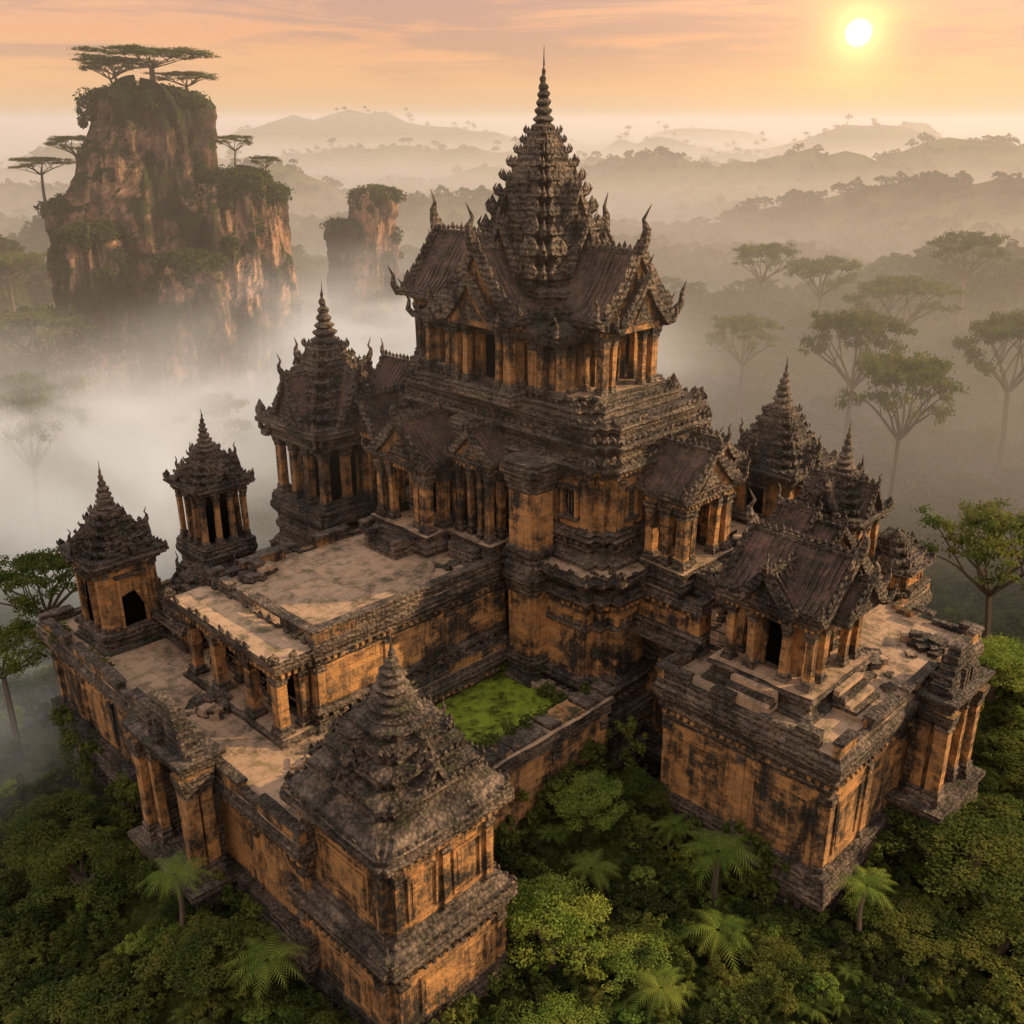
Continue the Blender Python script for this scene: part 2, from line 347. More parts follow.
# ------------------------------------------------------------ main temple
E,org=T('khmer_temple',5.2,9.7)
b=B()
P=redent(0,11,0,19,.7,2)
b.loft(P,[(1.3,-2,1),(1.3,3.5,1),(1.0,3.8,1)]+base(4,7.5,1.1)+base(7.55,10.6,.85)+base(10.65,13.4,.7)+[(0.02,13.45,0),(0.02,17.6,0)]+corn(17.6,19.0,.7)+corn(19.02,20.3,.95),1,2)
b.row(offs(P,.75),20.28,.55,.3,.3,1); b.dent(offs(P,.35),18.05,.42,.2,.22,.2,0); b.dent(offs(P,.3),12.3,.5,.24,.25,.3,1)
b.loft(P,[(.0,16.4),(.16,16.45),(.16,16.75),(0.0,16.8)],1)
b.dent(offs(P,.0),16.8,.6,.3,.35,.12,1)
b.wall((-.02,17),(-.02,6.6),13.6,16.3,'pppp',pw=.3,pr=.1); b.wall((2,0),(9,0),13.6,16.3,'ppp',pw=.3,pr=.1)
b.loft(redent(-1.3,.6,4.2,6.4,.25,1),[(.3,10,1)]+base(12,14,.3)+[(0,14.05,0),(0,18,0)]+corn(18,19.4,.3)+base(19.45,21,.2)+[(0,21.02,0),(0,24.4,0)]+corn(24.4,26.2,.4),1)
b.loft(redent(-.6,.6,10.6,11.6,.2,1),[(0,20,1),(0,26,1)]+corn(26,27.4,.3),1)
b.obj('lower_podium',E,origin=org)
b=B()
P=redent(.9,10.1,.9,18.1,.55,2)
b.loft(P,base(20.3,22.2,.75)+[(0,22.25,0),(0,25.3,0)]+corn(25.3,26.5,.8)+[(.1,26.52,1),(.1,26.8,1)]+corn(26.8,27.7,.75)+[(.2,27.72,1),(.2,27.9,1)]+corn(27.9,28.7,.5),1,1)
b.row(offs(P,.65),26.5,.5,.28,.3,1); b.row(offs(P,.6),27.7,.5,.26,.3,1); b.row(offs(P,.35),28.7,.5,.24,.3,1); b.dent(offs(P,.3),25.75,.36,.18,.2,.18,0); b.dent(offs(P,.35),21.5,.45,.22,.2,.2,1)
b.wall((.9,16.9),(.9,2.1),22.25,25.3,'pwppwpw')
b.wall((2.1,.9),(8.9,.9),22.25,25.3,'wpwp')
b.obj('middle_storey',E,origin=org)
b=B()
cu,cv=5.2,9.9
b.loft(redent(.9,9.8,2.0,17.6,.5,2),base(28.7,29.2,.3)+[(0,29.2)],1,1)
b.loft(redent(1.4,9.2,2.8,17.2,.5,2),base(29.2,29.7,.3)+[(0,29.7)],1,2)
b.row(redent(1.0,9.7,2.1,17.5,.5,2),29.2,.5,.24,.28,1)
P=redent(cu-3.2,cu+3.2,cv-4.2,cv+4.2,.5,2)
b.loft(P,[(0,29.5,0),(0,32.9,0)]+corn(32.9,33.9,.6),0,1)
b.row(offs(P,.5),33.85,.5,.26,.4,1)
b.loft(redent(cu-2.9,cu+2.9,cv-3.6,cv+3.6,.4,2),[(0,33.8,1),(0,34.6,1),(.2,34.7,1),(.2,35,1),(-.6,35.6,1)],1)
for (ax,ay,deg) in ((-1,0,-90),(0,-1,0),(1,0,90),(0,1,180)):
    dd=3.2 if ax else 4.2
    b.push(cu+ax*dd,cv+ay*dd,29.5,deg)
    ln=1.7 if ax else (2.6 if ay<0 else 4.6); w=2.2; CH=3.5
    for q in (-1,1):
        b.col(q*w,-ln,0,CH,.25); b.col(q*w,-ln*.5,0,CH,.2); b.col(q*(w-.85),-ln,0,CH,.18)
        b.col(q*(w+.95),-.3-ln*.3,0,CH-.5,.2); b.col(q*(w+1.75),-.3-ln*.3,0,CH-.5,.2); b.col(q*(w+1.75),.8,0,CH-.5,.2)
        b.push(q*(w+.9),-.03,0); b.window(0,.6,2.4,.8,bal=False); b.pop()
    b.box(-w+.3,w-.3,-ln*.35,.1,0,CH,0); b.push(0,-ln*.35,0); b.window(0,.1,2.9,1.9,bal=False); b.pop()
    b.loft(rect(-w-.6,w+.6,-ln-.6,0),[(0,-.7),(0,-.1),(-.2,0)],1)
    b.loft(rect(-w-.3,w+.3,-ln-.3,-.01),[(0,CH),(0,CH+.2),(.2,CH+.3),(.2,CH+.5),(.35,CH+.55),(.35,CH+.7)],1)
    b.dent(rect(-w-.3,w+.3,-ln-.3,0),CH+.03,.3,.14,.17,.12,0)
    b.gable(-ln-.6,2.8,w+.7,CH+.7,CH+4.3,sc=1.35)
    b.gable(-ln-1.15,-ln-.2,w-.1,CH+.4,CH+2.7,sc=.85)
    b.loft(rect(-w-2.2,w+2.2,-.6-ln*.3,-.01),[(0,CH-.5),(.2,CH-.4),(.2,CH-.15),(.1,CH-.1,3),(-.6,CH+.6,3)],1,3)
    b.row(rect(-w-2.3,w+2.3,-.7-ln*.3,0),CH-.15,.4,.22,.28,1)
    for q in (-1,1): b.horn([(q*(w+2.0),-.5-ln*.3,CH-.3),(q*(w+2.6),-.8-ln*.3,CH-.2),(q*(w+2.9),-.9-ln*.3,CH+.2),(q*(w+2.8),-.9-ln*.3,CH+.8),(q*(w+3.2),-1-ln*.3,CH+1.5)],.22,1)
    b.pop()
b.obj('upper_pavilion',E,origin=org)
b=B()
b.prang(cu,cv,[(34.8,3.3),(36.1,3.05),(37.3,2.7),(38.4,2.35),(39.4,2.05),(40.3,1.8),(41.1,1.5),(41.8,1.22),(42.5,.98),(43.0,.8),(43.5,.66)],47.9,seg=14,nr=9,antef=1.0,hn=.9,nf=1.0,wst=.22)
for k in range(4):
    b.push(cu,cv,0,90*k); b.gable(-3.5,-1.5,1.5,36.0,38.6,sc=.6,tym=1,m=1); b.gable(-2.8,-1.0,1.0,38.6,40.4,sc=.42,tym=1,m=1); b.pop()
b.obj('central_spire',E,origin=org)
b=B()
b.porch(-.1,13.6,20.6,-90,4.2,2.9,3.7,2.3,steps=5,sc=.9)
b.porch(-.05,9.0,20.6,-90,2.6,1.3,4.4,1.6,steps=2,sc=.6)
b.porch(5.6,-.1,20.6,0,4.0,2.5,3.6,2.2,steps=7,sc=.9)
b.porch(9.0,.2,20.6,0,2.4,1.2,4.0,1.4,steps=2,sc=.6)
b.obj('entrance_porches',E,origin=org)
b=B()
P=rect(1.5,8.5,19.1,25)
b.loft(P,base(13.5,17.5,.6)+[(0,17.5,0),(0,23,0)]+corn(23,24,.5),1)
b.wall((1.5,25),(1.5,19.1),17.5,23,'wdw')
b.push(5,19.2,0,0); b.gable(0,6.2,3.9,24.0,28.0,front=False,back=True,sc=.7); b.pop()
b.push(2.6,19.2,0,0); b.gable(0,5.0,1.9,23.9,25.6,front=False,sc=.6); b.pop()
b.push(1.0,22,0,-90); b.gable(-1.0,3,1.7,24.0,26.4,sc=.7); b.pop()
b.obj('gallery_wing',E,origin=org)
# ------------------------------------------------------------ platforms
def platform(name,poly,z0,z1,zt=None,par=True,pan=3.6,a=.6,parh=.6,f1=.4,f2=.22):
    cx=sum(p[0] for p in poly)/len(poly); cy=sum(p[1] for p in poly)/len(poly)
    E,org=T(name,cx,cy); b=B()
    h=z1-z0
    b.loft(poly,base(z0,z0+h*f1,a)+[(0.02,z0+h*f1,0),(0.02,z1-h*f2,0)]+corn(z1-h*f2,z1,a*.7)[:-1]+[(a*.5,z1)],1,2)
    b.dent(offs(poly,a*.14),z1-h*f2*.78,.45,.22,.2,.22,0); b.dent(offs(poly,a*.3),z0+h*f1*.6,.6,.3,h*f1*.12,.25,1)
    n=len(poly)
    if par:
        Q=offs(poly,a*.5)
        for i in range(n):
            p=Q[i];q=Q[(i+1)%n]; L=math.hypot(q[0]-p[0],q[1]-p[1]); deg=math.degrees(atan2(q[1]-p[1],q[0]-p[0]))
            b.push(p[0],p[1],z1,deg); x=0.0
            while x<L-.3:
                w=min(random.uniform(.9,1.6),L-x); hh=parh*(1 if random.random()>.3 else random.uniform(.2,.8))
                if random.random()>.09: b.box(x+.01,x+w-.01,.02,.45,.003,hh,random.choice((0,1,1)))
                if hh>=parh: b.box(x,x+w,-.06,.53,hh+.003,hh+.16,1)
                x+=w
            b.pop()
    if pan:
        for i in range(n):
            p=poly[i];q=poly[(i+1)%n]; L=math.hypot(q[0]-p[0],q[1]-p[1])
            if L>3:
                k=max(1,int(L/pan)); b.wall(p,q,z0+h*f1,z1-h*f2,''.join(random.choice('ppxx') for _ in range(k)),pw=.45,pr=.12)
    b.obj('masonry',E,origin=org); return E,org,b
platform('stone_terrace',rect(-14.5,-.9,7,17.2),13.9,19.2,a=.45,pan=4.5,f1=.28,f2=.28)
platform('stone_platform',[(-20,.6),(-13.2,.6),(-13.2,6.9),(-.8,6.9),(-.8,19),(3,19.2),(3,29),(-20,29)],1,14,a=1.0,f1=.58,f2=.15)
platform('stone_platform',[(0.2,-14.5),(16,-14.5),(16,-9.5),(20.5,-9.5),(20.5,5),(11.2,5),(11.2,-.1),(4.4,-.1),(4.4,-4.6),(.2,-4.6)],1,16,a=.9,f1=.52,f2=.18)
platform('stone_terrace',[(3.2,-4.4),(19.5,-4.4),(19.5,4),(11.9,4),(11.9,-.2),(3.2,-.2)],15.9,18.8,a=.4,pan=0,parh=.4)
E,org=T('colonnade',-16,12)
b=B()
b.push(-14.6,12,14.1,-90)
b.loft(rect(-5,5,-2.2,-.4),[(.2,-.1),(.2,.15),(0,.3)],1,2)
for x in (-4.4,-1.8,1.8,4.4):
    b.col(x,-1.8,.3,3.9,.3)
    b.col(x,-.5,.3,3.9,.25)
for x in (-3.1,0,3.1): b.push(x,-.15,0,0); b.window(0,.5,3.2,1.5,bal=False); b.pop()
b.loft(rect(-5,5,-2.2,-.15),[(0,3.9),(0,4.2),(.2,4.3),(.2,4.6),(.35,4.7),(.35,5.0)],1,2)
b.dent(rect(-5,5,-2.2,-.15),3.95,.4,.2,.22,.15,0)
b.row(rect(-5.3,5.3,-2.5,-.2),5.0,.8,.35,.4,1)
b.pop(); b.obj('columns_and_entablature',E,origin=org)
def gateway(name,x,y,z,deg,w,h,dep,rh=1.2):
    E,org=T(name,x,y,z); b=B(); b.push(x,y,z,deg); hw=w/2
    b.loft(rect(-hw-.8,hw+.8,-dep-.7,.3),[(.4,-7),(.4,-2.2),(.2,-2),(.1,-.6),(.3,-.4),(.3,0)],1,1)
    for q in (-1,1):
        b.col(q*hw,-dep,0,h,.34,0); b.col(q*(hw-.95),-dep+.2,0,h,.22,0); b.col(q*hw,-.6,0,h,.3,0)
        b.box(q*(hw-.35)-.4,q*(hw-.35)+.4,-.7,0.2,0,h,1)
    b.box(-hw+1.1,hw-1.1,-.3,.2,0,h,4)
    b.loft(rect(-hw-.3,hw+.3,-dep-.3,.2),[(0,h),(0,h+.25),(.15,h+.35),(.15,h+.55),(.3,h+.65),(.3,h+.85)],1)
    for k in range(5):
        t=k/5; b.loft(rect((-hw-.1)*(1-t*.8),(hw+.1)*(1-t*.75),-dep+.1+t*.3,-dep+1.0-t*.2),[(0,h+.85+t*rh*1.3),(.08,h+.9+t*rh*1.3),(.02,h+.85+(t+.2)*rh*1.3)],1)
    for k in range(26):
        xx=random.uniform(-hw-.3,hw+.3); ww=random.uniform(.18,.45); yy=random.uniform(-dep-.1,-.2); hh=random.uniform(.2,.8)*rh*(1.2-abs(xx)/(hw+.8))
        b.push(xx,yy,h+.8,random.uniform(-12,12)); b.box(-ww/2,ww/2,-ww/2,ww/2,0,hh,1); b.pop()
    b.pop(); b.obj('portal',E,origin=org)
gateway('temple_gateway',-20.6,9.8,8.6,-90,4.8,6.2,1.4,1.6)
gateway('temple_gateway',10.2,-15.0,9.8,0,3.8,5.6,1.5,1.8)
# ------------------------------------------------------------ towers
def tower(name,cx,cy,hs,z0,zb,ze,zt,z1,red=1,gab=True,pat='d',openb=False,tiers=4,gs=.75):
    E,org=T(name,cx,cy,z0); b=B()
    P=redent(cx-hs,cx+hs,cy-hs,cy+hs,hs*.12,red)
    b.loft(P,base(z0,zb,hs*.22),1)
    if openb:
        b.loft(sq(cx,cy,hs*.5),[(0,zb),(0,ze)],4)
        for i in (-1,-.33,.33,1):
            for j in (-1,-.33,.33,1):
                if abs(i)==1 or abs(j)==1: b.col(cx+i*hs*.86,cy+j*hs*.86,zb,ze,hs*.09)
    else:
        b.loft(P,[(-.1*hs,zb),(-.1*hs,ze)],0)
        q=hs*.9
        for k in range(4):
            b.push(cx,cy,0,90*k); b.wall((-q+hs*.12*red,-q),(q-hs*.12*red,-q),zb,ze,pat,pw=hs*.1,pr=.12); b.pop()
    b.loft(P,corn(ze,ze+(zt-ze)*.25,hs*.28),1)
    b.row(offs(P,hs*.2),ze+(zt-ze)*.23,hs*.22,hs*.12,hs*.16,1)
    zz=ze+(zt-ze)*.23
    tab=[(zz,hs*.95)]
    for i in range(1,tiers+1):
        t=i/tiers; tab.append((zz+(zt-zz)*t,hs*(.95-.65*t**.9)))
    b.prang(cx,cy,tab,z1,red=red+1,nr=7,antef=.9,hn=.8,nf=1.05)
    if gab:
        for k in range(4):
            b.push(cx,cy,0,90*k); b.gable(-hs*1.15,-hs*.3,hs*.6*gs,ze+.25,ze+.25+hs*.95*gs,sc=.28*hs,tym=1); b.pop()
    o=b.obj('tower',E,origin=org); return E
tower('temple_tower',.4,26.0,3.1,13.8,18.6,23.0,29.6,33.8,openb=True,tiers=7,gs=1.55)
tower('temple_tower',-9.3,26.3,1.75,13.8,17.8,21.4,24.2,26.8,openb=True,tiers=5,gs=.9)
tower('temple_tower',-17.0,24.6,1.95,13.8,15.2,19.2,22.4,25.4,pat='d',tiers=5)
tower('temple_tower',18.3,.4,2.4,17.5,19.6,22.0,26.4,29.9,pat='d',tiers=6)
tower('temple_tower',15.9,-5.6,1.9,15.8,18.0,21.2,24.2,27.4,openb=True,tiers=5,gs=1.2)
tower('temple_tower',-13.2,21.6,2.2,13.8,14.4,15.0,18.0,18.8,pat='p',tiers=5,gs=1.0)
tower('ruined_tower',19.2,-8.0,1.6,15.8,16.6,17.6,19.6,20.2,pat='p',tiers=3,gab=False)
tower('temple_tower',10.6,18.6,1.3,20,23,25.6,27.4,29.6,pat='d',tiers=3,gab=False)
tower('temple_tower',11.5,1.6,1.0,20,22,24.0,26.0,28.0,pat='d',tiers=3,gab=False)
# front tower
E,org=T('corner_tower',-16.5,-2); b=B(); cx,cy=-16.5,-2.0
P=redent(cx-3.1,cx+3.1,cy-3.1,cy+3.1,.28,1)
b.loft(P,[(.9,-3,1),(.9,1,1)]+base(1,6.6,.85)+[(.45,6.65,0),(.45,9.4,0)]+[(x+.35,z,m) for x,z,m in corn(9.4,10.8,.5)]+[(.3,11.0,1),(.15,11.3,1),(0,11.5,0),(0,14.8,0)]+corn(14.8,16.3,.75),1)
b.dent(offs(P,.18),15.1,.36,.18,.2,.2,0); b.dent(offs(P,.5),9.6,.42,.2,.2,.2,1); b.row(offs(P,.7),10.8,.5,.22,.2,1)
for k in range(4):
    b.push(cx,cy,0,90*k); b.wall((-2.8,-3.1),(2.8,-3.1),11.5,14.8,'p' if k%2 else 'pp',pw=.4,pr=.14)
    b.wall((-3.2,-3.55),(3.2,-3.55),6.7,9.4,'p',pw=.5,pr=.12)
    b.gable(-2.75,-1.2,.75,17.5,18.8,sc=.4,tym=1,m=1); b.gable(-2.1,-1.0,.5,18.75,19.6,sc=.28,tym=1,m=1); b.pop()
P2=redent(cx-3.1,cx+3.1,cy-3.1,cy+3.1,.25,2)
b.loft(P2,[(.72,16.3,1),(.62,16.45,1),(.15,16.8,1),(-.45,16.95,1),(-.5,17.0,1),(-.5,17.4,1),(-.2,17.52,1),(-.1,17.6,1),(-.1,17.8,1),(-.4,17.9,1),(-.95,18.0,1),(-.95,18.4,1),(-.65,18.52,1),(-.6,18.7,1),(-.9,18.8,1),(-1.35,18.88,1),(-1.35,19.2,1),(-1.1,19.3,1),(-1.1,19.5,1),(-1.4,19.6,1),(-1.7,19.65,1),(-1.7,19.9,1),(-1.5,19.98,1),(-1.5,20.12,1),(-2.0,20.2,1)],1)
b.row(offs(P2,.6),16.35,.45,.24,.26,1); b.row(offs(P2,-.18),17.75,.4,.24,.42,1,corner=1.3); b.row(offs(P2,-.7),18.65,.36,.22,.38,1,corner=1.3); b.row(offs(P2,-1.18),19.45,.32,.18,.3,1,corner=1.2)
pr=[]; zb=20.1
for i in range(8):
    t=i/8; r=1.2*(1-t)**.95; dz=3.1/8
    pr+=[(r*.78,zb+t*3.1),(r*1.03,zb+t*3.1+dz*.3),(r*1.05,zb+t*3.1+dz*.55),(r*.8,zb+t*3.1+dz*.85)]
pr+=[(.08,zb+3.12),(.01,23.8)]
b.lathe(cx,cy,pr,20,1)
b.obj('tower',E,origin=org)
E,org=T('courtyard_pond',-6,3,11); b=B()
b.loft(rect(-13,-.1,.2,6.8),[(0,2),(0,11.6)],1,2)
b.loft(rect(-12.8,-.3,.3,1.0),[(0,11.6),(0,12.5)],1,2); b.box(-1.4,-.3,1.0,6.7,11.6,12.45,2); b.box(-12.8,-10.0,1.0,6.7,11.6,12.45,2)
b.obj('basin',E,origin=org)
b=B(); b.add([(-10,1,12.2),(-1.4,1,12.2),(-1.4,6.7,12.2),(-10,6.7,12.2)],[(0,1,2,3)],0); b.obj('algae_water',E,[M_pond],org,jit=0)
E,org=T('stone_wall',-6,-.5,8); b=B()
b.loft(rect(-13.4,-.5,-1.1,.15),[(.5,0,1),(.5,3,1),(.3,5,1),(0,5.5,0),(0,12.2,0),(.12,12.4,1),(.12,12.9,1),(.25,13,1),(.25,13.4,1)],0,2)
for k in range(14):
    x=-13+k*.95; b.box(x,x+.85,-1.15,.2,13.4,13.4+random.uniform(.05,.45),random.choice((0,1)))
b.wall((-13.2,-1.1),(-.7,-1.1),6,12.1,'xxx',pw=.5,pr=.1)
b.obj('masonry',E,origin=org)
E,org=T('temple_pavilion',4.6,-9.4,16); b=B(); 
b.loft(rect(1.8,7.4,-12.0,-6.6),base(16,17.3,.6),1,2)
b.push(4.6,-9.3,17.3)
b.loft(sq(0,0,1.5),[(0,0),(0,3.4)],0)
for k in range(4):
    b.push(0,0,0,90*k); b.push(0,-1.5,0); b.window(0,.1,2.7,1.2,bal=False); b.pop(); b.pop()
for x in (-2.4,-1.2,1.2,2.4):
    for y in (-2.3,-1.0,1.0,2.3):
        if abs(x)>2 or abs(y)>2: b.col(x,y,0,3.3,.21)
b.loft(rect(-2.7,2.7,-2.6,2.6),[(0,3.3),(0,3.55),(.2,3.65),(.2,3.9),(.4,4.0),(.4,4.2)],1)
b.dent(rect(-2.7,2.7,-2.6,2.6),3.32,.3,.15,.17,.13,0)
b.row(rect(-3.1,3.1,-3.0,3.0),4.2,.4,.24,.35,1)
b.gable(-3.0,3.0,2.8,4.2,6.7,front=True,back=True,sc=1.1,tym=1)
b.gable(-3.8,-2.4,1.9,4.0,5.7,sc=.85,tym=1)
b.push(0,0,0,-90); b.gable(-3.4,0,1.4,4.2,5.9,sc=.75,tym=1); b.pop()
b.pop()
b.steps(4.6,-12.5,17.3,0,2.6,5); b.steps(1.2,-9.3,17.3,-90,2.6,3)
b.steps(9.0,-9.3,17.0,90,2.2,4)
b.obj('pavilion',E,origin=org)
E,org=T('temple_gatehouse',11,-4.4,16); b=B()
b.loft(rect(9,13,-6.4,-4.4),[(.2,15.9,1),(.2,16.6,1),(0,16.7,0),(0,20,0)]+corn(20,20.8,.4),0)
b.porch(11,-6.4,17.2,0,2.8,1.4,3.1,1.6,steps=4,sc=.65)
b.push(11,-5.4,0,0); b.gable(-1.2,1.2,2.4,20.8,23,True,True,sc=.65,tym=1); b.pop()
b.obj('gatehouse',E,origin=org)
E,org=T('stone_stairs',6,-3); b=B()
b.steps(5.6,-4.7,18.8,0,3.4,9,dz=.3,dy=.32)
b.obj('steps',E,origin=org)
E,org=T('stone_rubble',-16,4,14); b=B()
for (rx,ry,rz,n,sp) in ((-16,4.2,14,60,1.7),(-17.5,13,14,30,1.6),(9,-12,16,22,1.6),(-11,1.0,12.4,18,1.0),(13,-13,16,20,1.2),(-4,8.5,19.2,10,.8),(-12,16,19.2,14,1),(-6,19,14,25,2)):
    for k in range(n):
        r=random.uniform(.13,.38); dx=random.gauss(0,sp*.5);dy=random.gauss(0,sp*.5)
        b.push(rx+dx,ry+dy,rz+max(0,.9-math.hypot(dx,dy)*.6)*random.random(),random.uniform(0,180))
        j=lambda:random.uniform(.7,1.15)
        vs=[(sx*r*j()*1.3,sy*r*j(),sz*r*.7*j()) for sz in(-1,1) for sx,sy in((-1,-1),(1,-1),(1,1),(-1,1))]
        b.add(vs,[(3,2,1,0),(4,5,6,7),(0,1,5,4),(1,2,6,5),(2,3,7,6),(3,0,4,7)],random.choice((1,1,2))); b.pop()
b.obj('blocks',E,origin=org)
# ------------------------------------------------------------ terrain
def sm(t): t=max(0,min(1,t)); return t*t*(3-2*t)
TI=TM.inverted()
BUMPS=[(120,235,27,50,40),(-60,165,14,26,24),(-31,203,13,18,14),(-105,200,28,22,20),(60,330,14,80,30),(-120,300,30,40,40),(-10,420,14,110,35),(190,420,20,90,40),(170,1300,44,70,60),(-330,900,34,120,60),(420,1200,36,200,60),(-100,1500,34,200,80),(200,650,18,160,40),(-160,560,22,120,40),(340,700,26,140,50),(-20,290,12,50,20),(40,240,9,30,20),(60,800,24,120,40),(-60,1000,28,160,50),(560,1500,42,150,60),(330,1900,46,160,60),(-300,1500,40,160,60)]
def H(x,y):
    l=TI@Vector((x,y,0)); u,v=l.x,l.y
    dx=max(-20-u,0,u-20);dy=max(-14-v,0,v-29); d=math.hypot(dx,dy)
    z=4.6-15*sm((d-1)/38)
    if v<0: z+=4.4*exp(-((u+4)/6)**2-((v+2)/6)**2)+4.5*exp(-((u-22)/7)**2-((v+14)/7)**2)+2.4*exp(-((u-8)/9)**2-((v+19)/5)**2)
    z+=2.4*exp(-((u+23)/4)**2-((v-8)/10)**2)
    z+=noise.fractal((x*.05,y*.05,3),1.0,2,4)*1.3*sm(d/6+.35)
    r=math.hypot(x-O.x,y-O.y)
    f=sm((r-110)/400)
    if f>0: z+=f*(abs(noise.fractal((x/150,y/80,1.7),1,2,6))*24+noise.fractal((x/420,y/300,9.7),1,2,4)*9)
    g=sm((r-900)/2500); z+=g*max(0,noise.fractal((x/500,y/400,5.1),1,2,6))*26
    for bx,by,bh,sx,sy in BUMPS: 
        q=((x-bx)/sx)**2+((y-by)/sy)**2
        if q<9: z+=bh*exp(-q)*(1+.5*noise.fractal((x*.02,y*.02,0),1,2,4))
    return z
na,nr_=360,220
vs=[];fs=[]
c0=TM@Vector((0,6,0))
for j in range(nr_):
    r=.5*(7500/.5)**(j/(nr_-1)) if j else 0.01
    for i in range(na):
        a=2*pi*i/na; x=c0.x+r*sin(a);y=c0.y+r*cos(a); vs.append((x,y,H(x,y)))
for j in range(nr_-1):
    for i in range(na):
        a=j*na+i;b_=j*na+(i+1)%na; fs.append((a,a+na,b_+na,b_))
me=bpy.data.meshes.new('ground'); me.from_pydata(vs,[],fs); me.materials.append(M_gnd)
me.polygons.foreach_set('use_smooth',[True]*len(fs)); link(bpy.data.objects.new('ground',me))
# ------------------------------------------------------------ foliage helpers
class Cloud:
    def __init__(s): s.V=[];s.n=0
    def clump(s,c,rad,n,size,flat=.5,shell=.55):
        d=RS.normal(size=(n,3)); d/=np.linalg.norm(d,axis=1)[:,None]
        r=shell+(1-shell)*RS.rand(n,1)
        p=np.array(c)+d*r*np.array(rad)
        nn=d*.6+RS.normal(size=(n,3))*.5+np.array([0,0,flat]); nn/=np.linalg.norm(nn,axis=1)[:,None]
        t=np.cross(nn,RS.normal(size=(n,3))); t/=np.linalg.norm(t,axis=1)[:,None]; bt=np.cross(nn,t)
        sz=size*(.6+.8*RS.rand(n,1)); a=t*sz; b=bt*sz*.55
        q=np.stack([p-a,p+b*1.0,p+a,p-b*1.0],axis=1)
        s.V.append(q.reshape(-1,3)); s.n+=n
    def arrays(s): return (np.concatenate(s.V) if s.V else np.zeros((0,3)))
def mk_tree(name,cl,bb,leafm):
    V=cl.arrays(); nb=len(bb.v)
    verts=bb.v+[tuple(p) for p in V.tolist()]
    faces=bb.f+[(nb+4*i,nb+4*i+1,nb+4*i+2,nb+4*i+3) for i in range(len(V)//4)]
    me=bpy.data.meshes.new(name); me.from_pydata(verts,[],faces); me.materials.append(M_bark); me.materials.append(leafm)
    me.polygons.foreach_set('material_index',[0]*len(bb.f)+[1]*(len(V)//4)); return me
def limb(bb,p,q,r0,r1,bend=.1,seg=4):
    p=Vector(p);q=Vector(q);L=(q-p).length
    off=Vector((random.uniform(-1,1),random.uniform(-1,1),random.uniform(-.3,.5)))*L*bend
    pts=[p+(q-p)*t+off*sin(pi*t) for t in [i/seg for i in range(seg+1)]]
    bb.horn([tuple(x) for x in pts],r0,0,r1)
def umbrella(seed,Ht=1.0,R=.42,n=9000,leafm=M_leaf,ls=.011):
    random.seed(seed); bb=B(); cl=Cloud()
    fork=(random.uniform(-.03,.03),random.uniform(-.03,.03),random.uniform(.56,.66))
    limb(bb,(0,0,-.08),fork,.019,.013,.05,6)
    K=9; tips=[]
    for k in range(K):
        a=2*pi*k/K+random.uniform(-.3,.3); rr=R*random.uniform(.5,1.0)
        tp=(fork[0]+cos(a)*rr,fork[1]+sin(a)*rr,.92+random.uniform(-.04,.03)-.11*(rr/R)**2)
        mid=(fork[0]+(tp[0]-fork[0])*.45,fork[1]+(tp[1]-fork[1])*.45,fork[2]+(tp[2]-fork[2])*.55)
        limb(bb,fork,mid,.009,.006,.08,3); limb(bb,mid,tp,.006,.002,.08,3)
        t2=(mid[0]+random.uniform(-.4,.4)*R,mid[1]+random.uniform(-.4,.4)*R,.95); limb(bb,mid,t2,.004,.002,.1,3)
        tips+=[tp,t2,((tp[0]+mid[0])/2+random.uniform(-.08,.08),(tp[1]+mid[1])/2+random.uniform(-.08,.08),.93)]
    m=n//len(tips)
    for tp in tips:
        for q in range(4):
            c=(tp[0]+random.gauss(0,.055),tp[1]+random.gauss(0,.055),tp[2]+random.gauss(0,.016)+.01)
            cl.clump(c,(R*random.uniform(.12,.24),R*random.uniform(.12,.24),random.uniform(.02,.04)),m//4,ls,.7,.2)
    return mk_tree('umbrella_tree',cl,bb,leafm)
def broad(seed,n,leafsz,K=26,leafm=M_leafd,flat=.75):
    random.seed(seed); bb=B(); cl=Cloud()
    limb(bb,(0,0,-.3),(0,0,.55),.05,.025,.04,4)
    for k in range(K):
        a=random.uniform(0,2*pi); e=random.uniform(-.25,1)
        rr=.42*sqrt(max(0,1-e*e))*random.uniform(.5,1.2); c=(cos(a)*rr,sin(a)*rr,.55+e*.36*flat*random.uniform(.8,1.2))
        if k<9: limb(bb,(0,0,.3),c,.018,.005,.1,3)
        r=random.uniform(.06,.16); cl.clump(c,(r,r,r*.7),int(n/K*(r/.12)**2),leafsz,.5,.45)
    return mk_tree('tree',cl,bb,leafm)
UM=[umbrella(i) for i in (11,12,13)]
def put(name,me,x,y,z,sc,sz=None,rz=None):
    o=link(bpy.data.objects.new(name,me)); o.location=(x,y,z); o.scale=(sc,sc,sz or sc); o.rotation_euler=(0,0,random.uniform(0,6.28) if rz is None else rz); return o
for i,(x,y,zc,w) in enumerate([(46,113,18,12),(49,140,18,13),(71,181,17,19),(63.6,207,17,16),(55,222,18,14),(71,138,18,15),(-68,143,18,16),(-54,106,17,12),(-32.5,62,15,8.5),(-33,56,12.5,7.5),(38,71,14.5,10.5),(85,160,15,13),(-95,190,20,15),(40,170,12,11),(-40,128,9,9),(-75,115,10,10),(92,205,22,14)]):
    z=H(x,y); h=zc-z+1; put('umbrella_tree',UM[i%3],x,y,z,w/.84,h)
BR=[broad(21,12000,.013,56,M_leafb),broad(22,12000,.013,56,M_leaf),broad(23,12000,.013,50,M_leaf)]
